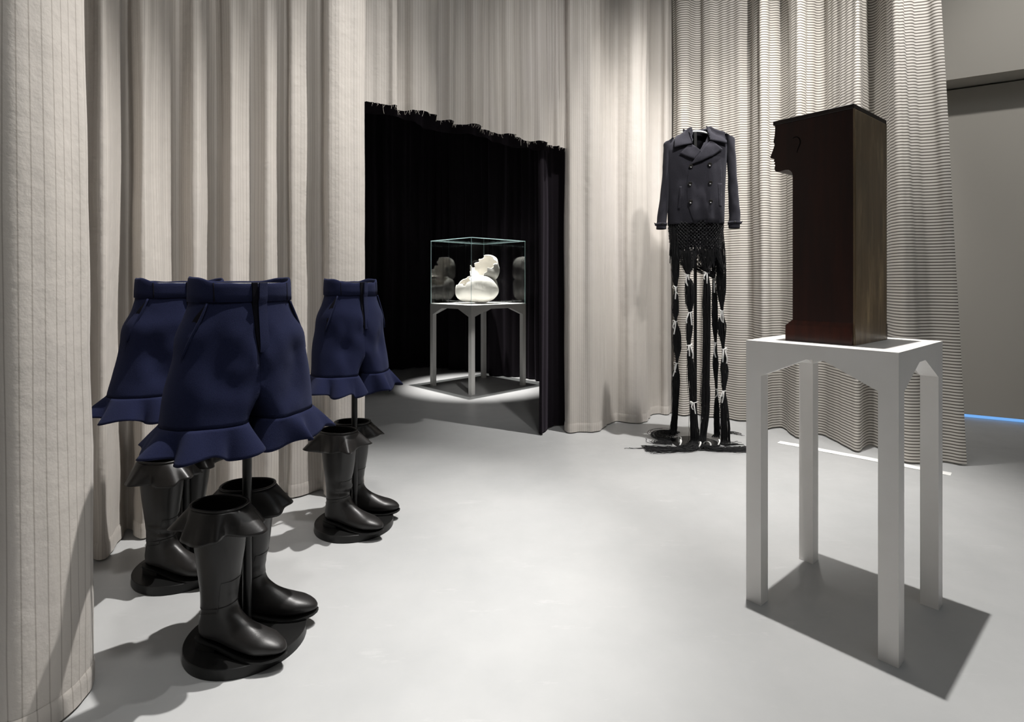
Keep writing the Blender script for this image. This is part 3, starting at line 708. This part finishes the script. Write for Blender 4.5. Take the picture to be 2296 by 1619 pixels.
ct = empty('long_coat', (CO[0], CO[1], 0), cr); tag(ct, 'charcoal double-breasted coat ending in knotted black yarn fringe tied with white ribbons', 'coat')
TA = [(1.60, .196), (1.66, .199), (1.72, .20), (1.85, .203), (2.0, .210), (2.1, .216), (2.17, .222), (2.215, .222), (2.245, .19), (2.275, .135), (2.30, .098), (2.325, .082)]
TBm = [(1.60, .085), (1.66, .098), (1.72, .105), (1.85, .110), (2.0, .114), (2.1, .110), (2.17, .10), (2.215, .082), (2.245, .072), (2.275, .066), (2.30, .060), (2.325, .058)]
def fy(x, z):                                                      # front surface of the coat
    a, b2 = lerp_tab(TA, z), lerp_tab(TBm, z); u = min(0.995, abs(x)/a); y = -b2*(1-u**2.6)**(1/2.6)
    wr = 0.011*noise.noise((x*9, z*4, 2.0))+0.005*noise.noise((x*22, z*13, 6.0))+0.015*smoothstep(1.82, 1.66, z)*math.sin(x*52+2*noise.noise((x*6, z*5, 8)))
    return y+wr*(1-u**4)
zs = [1.625+(2.325-1.625)*k/70 for k in range(71)]; n = 120; vs_, fs_ = [], []
vb = c4(715, 372)
for z in zs:
    a, b2 = lerp_tab(TA, z), lerp_tab(TBm, z)
    wo = 0.078*max(0.0, (z-vb[1])/(2.30-vb[1]))**0.85 if z > vb[1] else 0.0
    for i in range(n):
        al = 2*PI*(i+0.5)/n; cs, sn = math.cos(al), math.sin(al)
        x = math.copysign(abs(cs)**(2/2.6), cs)*a; y = math.copysign(abs(sn)**(2/2.6), sn)*b2
        if sn < 0:
            if wo: x = math.copysign(min(wo, a*0.97)+(a-min(wo, a*0.97))*abs(x)/a, x)
            y = fy(x, z)
        else: y += 0.006*noise.noise((x*9, z*4, 5.0))
        vs_.append((x+(0.010 if wo and sn < 0 and abs(x) < wo*1.3 else 0.0), y, z))
for j in range(70):
    for i in range(n):
        if i == 89 and zs[j] > vb[1]-0.005: continue                # open V below the collar
        fs_.append((j*n+i, j*n+(i+1) % n, (j+1)*n+(i+1) % n, (j+1)*n+i))
q = MB(); q.add(vs_, fs_); o = solid(q.build('coat_body', ['coat', 'coat_in'], ct, smooth=180), 0.004, -1); o.modifiers['thickness'].material_offset = 1
def patch(name, poly, off, th, mat, parent, lift=None, cuts=4, smooth=40):
    bm = bmesh.new(); vsb = [bm.verts.new((x, 0, z)) for x, z in poly]; bm.faces.new(vsb)
    bmesh.ops.triangulate(bm, faces=bm.faces[:])
    for _ in range(cuts):
        long_e = [e for e in bm.edges if e.calc_length() > 0.016]
        if not long_e: break
        bmesh.ops.subdivide_edges(bm, edges=long_e, cuts=1)
        bmesh.ops.triangulate(bm, faces=[f for f in bm.faces if len(f.verts) > 3])
    for v in bm.verts:
        v.co.y = fy(v.co.x, v.co.z)-off-(lift(v.co.x, v.co.z) if lift else 0.0)
    bmesh.ops.recalc_face_normals(bm, faces=bm.faces)
    if sum(f.normal.y for f in bm.faces) > 0: bmesh.ops.reverse_faces(bm, faces=bm.faces)
    me = bpy.data.meshes.new(name); bm.to_mesh(me); bm.free(); me.materials.append(M[mat])
    me.polygons.foreach_set('use_smooth', [True]*len(me.polygons))
    o = bpy.data.objects.new(name, me); COL.objects.link(o); o.parent = parent; solid(o, th, -1); return o
# overlapping right front (viewer's left edge of the double breast)
patch('front_panel', [c4(*p) for p in [(622, 490), (596, 590), (590, 700), (596, 860), (625, 960), (650, 1030), (880, 1030), (895, 900), (905, 640), (890, 420), (790, 430), (700, 470)]], 0.004, 0.005, 'coat', ct)
# collar and lapels
patch('collar', [c4(*p) for p in [(612, 170), (640, 130), (612, 128), (565, 165), (500, 190), (482, 225), (476, 322), (590, 300), (640, 292)]], 0.020, 0.006, 'coat', ct, lift=lambda x, z: 0.012*smoothstep(2.28, 2.2, z))
patch('collar', [c4(*p) for p in [(806, 150), (770, 122), (812, 118), (860, 150), (935, 175), (950, 205), (948, 302), (830, 276), (795, 268)]], 0.020, 0.006, 'coat', ct, lift=lambda x, z: 0.012*smoothstep(2.28, 2.2, z))
patch('lapel', [c4(*p) for p in [(622, 285), (600, 310), (524, 380), (590, 420), (655, 447), (690, 405), (716, 372), (660, 320)]], 0.017, 0.005, 'coat', ct)
patch('lapel', [c4(*p) for p in [(800, 272), (830, 290), (906, 356), (820, 420), (720, 465), (622, 497), (660, 440), (712, 378), (760, 315)]], 0.020, 0.006, 'coat', ct)
q = MB(); nb = 40; rings = []
for rr, zz in ((1.0, 2.300), (1.03, 2.325), (1.03, 2.338), (0.95, 2.338), (0.9, 2.318)):
    rings.append([(0.086*rr*math.cos(PI*i/nb), 0.056*rr*math.sin(PI*i/nb)+0.004, zz) for i in range(nb+1)])
q.loft(rings, False); solid(q.build('collar_stand', 'coat', ct, smooth=180), 0.004, 0)
for p in ((625, 510), (790, 500), (617, 672), (797, 668), (622, 838), (800, 840)):
    x, z = c4(*p); y = fy(x, z)-0.012; q = MB(); nn = 20
    q.loft([[(x+rr*math.cos(2*PI*i/nn), y+yy, z+rr*math.sin(2*PI*i/nn)) for i in range(nn)] for rr, yy in ((0.006, 0.004), (0.0135, 0.0), (0.0145, -0.003), (0.0125, -0.006), (0.010, -0.0035), (0.001, -0.0035))], True, True, True)
    q.build('button', 'button', ct, smooth=50)
for pp in ([(525, 690), (542, 692), (530, 900), (510, 898)], [(868, 672), (905, 672), (900, 890), (878, 884)]):
    patch('pocket_welt', [c4(*p) for p in pp], 0.008, 0.004, 'coat', ct)
# sleeves with strapped cuffs
def sleeve(pts, sg):
    q = MB(); C = catmull([Vector((*c4(x, y), hw)) for x, y, hw in pts], 6); rings = []; n = 32
    for k, p in enumerate(C):
        u = k/(len(C)-1); hw = p.z/4.262/PPM; hd = 0.062-0.012*u; yc = 0.004-0.03*u
        ring = []
        for i in range(n):
            a = 2*PI*i/n; wr = 1+0.10*noise.noise((math.cos(a)*1.2, p.y*14+sg*5, math.sin(a)*1.2))
            ring.append((p.x+hw*wr*math.cos(a), yc+hd*wr*math.sin(a), p.y+0.010*math.cos(a)*sg*(-1 if u < 0.1 else 0)))
        rings.append(ring)
    sl = solid(q_loft(q, rings).build('sleeve', ['coat', 'coat_in'], ct, smooth=180), 0.004, -1); sl.modifiers['thickness'].material_offset = 1
    j = int(len(C)*0.86); q = MB(); q.loft([[Vector(v)+(Vector(v)-Vector((C[j].x, -0.02, C[j].y))).normalized()*0.004 for v in rings[j]], [Vector(v)+(Vector(v)-Vector((C[j+2].x, -0.02, C[j+2].y))).normalized()*0.004 for v in rings[j+2]]])
    st = solid(q.build('cuff_strap', 'coat', sl, smooth=60), 0.003, 0)
    c = C[j+1]; xo = c.x+sg*c.z/4.262/PPM
    q = MB(); q.prism([(xo-sg*0.010, -0.045, c.y-0.012), (xo+sg*0.010, -0.03, c.y-0.006), (xo+sg*0.016, -0.03, c.y+0.014), (xo+sg*0.004, -0.035, c.y+0.006), (xo-sg*0.010, -0.045, c.y+0.012)], (0, 0.05, 0)); q.build('strap_tab', 'coat', sl, smooth=30)
    q = MB(); q.sphere((c.x-sg*0.005, -0.02-0.056, c.y), 0.008, 10, 6); q.build('cuff_button', 'button', sl, smooth=180)
def q_loft(q, rings): q.loft(rings); return q
sleeve([(462, 215, 20), (432, 245, 44), (425, 300, 42), (418, 420, 40), (409, 600, 40), (392, 780, 43), (374, 930, 45), (366, 1020, 46), (363, 1078, 46)], -1)
sleeve([(955, 205, 20), (985, 235, 42), (992, 300, 41), (1000, 420, 40), (1008, 600, 40), (1017, 780, 43), (1025, 930, 48), (1025, 1020, 50), (1022, 1084, 50)], 1)

# knotted net below the hem
NA, rows = 44, 17
def net_pt(i, j):
    al = 2*PI*(i+0.5*(j % 2))/NA; z = 1.640-0.0130*j
    kx = 0.196-0.0012*j; ky = 0.088-0.0010*j
    nz_ = 0.004*noise.noise((i*0.7, j*0.6, 3))
    return Vector((math.cos(al)*(kx+nz_), math.sin(al)*(ky+nz_), z+0.004*noise.noise((i*1.1, j*0.9, 7))))
q = MB()
for j in range(rows):
    for i in range(NA):
        a = net_pt(i, j)
        for di in ((0, 1) if j % 2 else (-1, 0)):
            b2 = net_pt(i+di, j+1); md = (a+b2)/2
            q.tube([a, md*1.0, b2], 0.0027, 4, False)
        if random.random() < 0.85: q.sphere(a, random.uniform(0.0045, 0.0072), 6, 4)
for k in range(170):                                               # loose cords hanging behind the knots
    al = random.uniform(0, 2*PI); kk = random.uniform(0.84, 0.97); ze = random.uniform(1.30, 1.42); dx = random.uniform(-.02, .02)
    q.tube([Vector((math.cos(al)*0.19*kk+dx*u, math.sin(al)*0.082*kk, 1.635+(ze-1.635)*u)) for u in (0, 0.3, 0.6, 1.0)], 0.0026, 4, False)
tag(q.build('knotted_net', 'cord', ct, smooth=180), kind='stuff')
Ri = Matrix.Rotation(-cr, 4, 'Z')
def loc(x, y, z): return Ri @ Vector((x-CO[0], y-CO[1], z))
q = MB(); nb = 96                                                  # black cloth behind the knots
q.loft([[(0.178*(1-0.04*k)*math.cos(2*PI*i/nb), 0.074*(1-0.04*k)*math.sin(2*PI*i/nb), 1.645-(0.215+0.035*math.cos(4*PI*i/nb)+0.03*noise.noise((i*0.5, 3, 1)))*k/6) for i in range(nb)] for k in range(7)])
q.build('net_backing', 'coat_in', ct, smooth=180)
# yarn bundles: centre line with half-widths, pinched where ribbons tie them
BU = [
    ([(450, -250, 24), (452, -140, 29), (455, 60, 28), (455, 190, 15), (458, 215, 8), (456, 300, 18), (455, 400, 20), (457, 475, 8), (463, 560, 26), (468, 680, 26), (465, 790, 7), (460, 900, 26), (455, 1050, 22), (450, 1180, 22), (440, 1290, 24)], -0.01, [215, 475, 793]),
    ([(540, -60, 60), (548, 60, 40), (545, 125, 9), (560, 200, 30), (562, 330, 28), (565, 405, 13), (560, 520, 24), (555, 655, 13), (567, 780, 22), (580, 900, 32), (588, 1085, 24), (592, 1200, 28), (600, 1370, 32)], -0.07, [125, 405, 657, 1090]),
    ([(690, -60, 60), (695, 40, 40), (690, 110, 14), (692, 250, 28), (690, 600, 29), (685, 900, 28), (680, 1150, 32), (665, 1330, 24)], -0.075, [108]),
    ([(745, -40, 20), (742, 150, 9), (750, 300, 19), (752, 500, 20), (757, 637, 9), (757, 800, 20), (763, 985, 8), (765, 1150, 20), (768, 1330, 22)], 0.045, [150, 637, 985]),
    ([(780, -250, 24), (788, -140, 32), (798, 60, 34), (800, 230, 33), (805, 395, 9), (805, 520, 30), (815, 683, 9), (825, 850, 27), (820, 1000, 12), (825, 1150, 28), (832, 1390, 34)], -0.01, [397, 683, 1000]),
]
def strand(q, pts, rad=0.0017): q.tube(pts, rad, 4, False)
YEND = [0.24, -0.05, -0.06, 0.14, -0.02]
for bi, (cl, y0, ties) in enumerate(BU):
    CL = catmull([Vector(p) for p in cl], 6); y_a, y_b = CL[0].y, CL[-1].y; CC = []
    for p in CL:                                                    # measured outline -> centre line with its own distance from the camera
        u = smoothstep(600, y_b, p.y); yl = y0+(YEND[bi]-y0)*u; D = CO[1]+yl
        px, py = 1380+p.x/3.372, 580+p.y/3.372
        CC.append((loc((px-CX)/FPX*D, D, EYE+(HY-py)*D/FPX), p.z/3.372/(FPX/D), p.y))
    e0, h0, _y = CC[-1]
    for k in range(1, 4): CC.append((Vector((e0.x-0.004*k, e0.y-0.004*k, e0.z+(0.014-e0.z)*k/3)), h0*(1+0.12*k), 9999))
    q = MB(); ns = 110
    for s_ in range(ns):
        a = random.uniform(0, 2*PI); rr = math.sqrt(random.uniform(0.02, 1)); stray = 1.0 if random.random() < 0.86 else random.uniform(1.15, 1.7)
        wig = 0.0016 if stray == 1.0 else 0.006
        end = len(CC)-random.choice((0, 0, 0, 1, 2)); pts = []
        for k in range(0, end):
            c, hw, _y = CC[k]; aw = a+0.6*noise.noise((s_*3.3, c.z*4, bi))
            r2 = hw*rr*(stray if hw > 0.015 else 1.0)
            pts.append(Vector((c.x+math.cos(aw)*r2+wig*noise.noise((s_*1.7, c.z*30, 3)), c.y+math.sin(aw)*r2*0.75+wig*noise.noise((s_*2.7, c.z*30, 9)), max(0.004, c.z+0.003*noise.noise((s_, c.z*9, 2))))))
        strand(q, pts)
    tag(q.build('yarn_bundle', 'yarn', ct, smooth=180), kind='stuff')
    for ty in ties:                                                # white ribbon ties
        k = min(range(len(CC)), key=lambda i: abs(CC[i][2]-ty)); c, hw, _y = CC[k]; q = MB(); cx, cz, hw = c.x, c.z, hw+0.003
        yy = c.y; ring = [(cx+hw*math.cos(2*PI*i/16), yy+hw*0.8*math.sin(2*PI*i/16), cz+0.002*math.sin(i)) for i in range(17)]
        q.tube(ring, 0.0032, 6, False)
        sd = random.choice((-1, 1)); fy_ = yy-hw*0.8-0.004
        for tl in range(random.choice((2, 2, 3))):
            ln = random.uniform(0.035, 0.11); dx = random.uniform(-0.02, 0.03)*sd; wd = 0.0045
            pth = [Vector((cx+dx*u+0.012*sd*math.sin(PI*u)*(tl % 2), fy_-0.006*math.sin(PI*u)-0.002*tl, cz+0.012*math.sin(PI*min(1, u*3))*(1 if u < 0.33 else 0)-ln*u)) for u in [i/9 for i in range(10)]]
            q.loft([[v+Vector((-wd, 0, 0)), v+Vector((wd, 0.001*math.sin(j), 0)), v+Vector((wd, 0.0012, 0)), v+Vector((-wd, 0.0012, 0))] for j, v in enumerate(pth)], True, True, True)
        if random.random() < 0.6:
            lp = [Vector((cx+sd*(0.004+0.022*math.sin(PI*u)), fy_-0.004*math.cos(2*PI*u), cz+0.010*math.sin(2*PI*u))) for u in [i/12 for i in range(13)]]
            q.tube(lp, 0.004, 5, True, flat=0.35)
        q.build('ribbon_tie', 'ribbon', ct, smooth=50)
# fringe gathering from the net into the bundles
q = MB()
tops = [(Vector((*c5(x, y), 0)), yy) for (x, y, yy) in ((455, 60, -0.01), (548, 115, -0.07), (690, 100, -0.075), (744, 130, 0.045), (800, 90, -0.01))]
for i in range(NA*5):
    j = rows-(i % 3); a = net_pt(i % NA+random.uniform(-.4, .4), j); bx = min(range(5), key=lambda k: abs(tops[k][0].x-a.x)+(0.3 if (tops[k][1] > 0) != (a.y > 0.02) else 0)+random.uniform(0, 0.02))
    tx, tz, ty = tops[bx][0].x, tops[bx][0].y, tops[bx][1]
    e = Vector((tx+random.uniform(-.012, .012), ty+random.uniform(-.012, .012), tz+random.uniform(-0.02, 0.02)))
    sag = random.uniform(0.3, 0.6)
    pts = [a.lerp(e, u)+Vector(((a.x-e.x)*sag*math.sin(PI*u)*0.45, (a.y-e.y)*0.3*math.sin(PI*u), 0))+Vector((random.uniform(-.002, .002), 0, 0)) for u in [k/8 for k in range(9)]]
    strand(q, pts, 0.0019)
tag(q.build('yarn_fringe', 'yarn', ct, smooth=180), kind='stuff')
# yarn ends spread over the floor (world plan points turned into the coat's own frame)
FLO = [([(1.33, 3.97), (1.25, 3.93), (1.12, 3.925), (1.0, 3.93), (0.94, 3.93)], 0.045, 90), ([(1.36, 3.96), (1.43, 3.925), (1.55, 3.925), (1.66, 3.93), (1.74, 3.95)], 0.045, 90),
       ([(1.19, 4.10), (1.14, 4.20), (1.15, 4.32), (1.22, 4.38), (1.32, 4.34)], 0.05, 110), ([(1.18, 4.06), (1.11, 4.07), (1.06, 4.10), (1.08, 4.16)], 0.04, 30),
       ([(1.53, 4.06), (1.60, 4.16), (1.68, 4.32), (1.76, 4.36), (1.80, 4.26)], 0.016, 14), ([(1.22, 3.96), (1.02, 3.945), (0.88, 3.95), (0.80, 3.955)], 0.006, 3), ([(1.55, 4.02), (1.66, 4.06), (1.72, 4.03)], 0.02, 14)]
for pl, sp, ns in FLO:
    C = catmull([Vector(p) for p in pl], 8); q = MB()
    for s_ in range(ns):
        o1 = random.gauss(0, 0.62)*sp; zz = abs(random.gauss(0, 1))*0.010*min(1, sp/0.02); e = len(C)-random.randint(0, 11); pts = []
        for k in range(e):
            tg = (C[min(k+1, len(C)-1)]-C[max(k-1, 0)]).normalized(); nm = Vector((-tg.y, tg.x)); spread = 0.6+0.9*k/len(C)
            p = C[k]+nm*(o1*spread+0.020*noise.noise((s_*2.1, k*0.30, sp*50))+0.006*noise.noise((s_*5.1, k*0.9, sp*50)))+tg*0.01*noise.noise((s_, 5, 1))
            hgt = 0.0032+zz*(1-0.6*k/len(C))+(0.012 if (Vector(p)-Vector(CO)).length < 0.175 else 0.0)
            pts.append(loc(p.x, p.y, hgt))
        strand(q, pts)
    tag(q.build('yarn_end', 'yarn', ct, smooth=180), kind='stuff')
for x, y in ((1.22, 4.0), (1.40, 3.95), (1.345, 3.945), (1.50, 4.0), (1.24, 4.07)):
    q = MB(); a = random.uniform(0, 3)
    pth = [loc(x+0.05*(u-0.5)*math.cos(a)+0.01*math.sin(6*u), y+0.05*(u-0.5)*math.sin(a), 0.020+0.035*math.sin(PI*u)) for u in [i/10 for i in range(11)]]
    q.loft([[v+Vector((-0.005, 0, 0)), v+Vector((0.005, 0, 0.001)), v+Vector((0.005, 0, 0.002)), v+Vector((-0.005, 0, 0.001))] for v in pth], True, True, True); q.build('ribbon_tie', 'ribbon', ct, smooth=50)
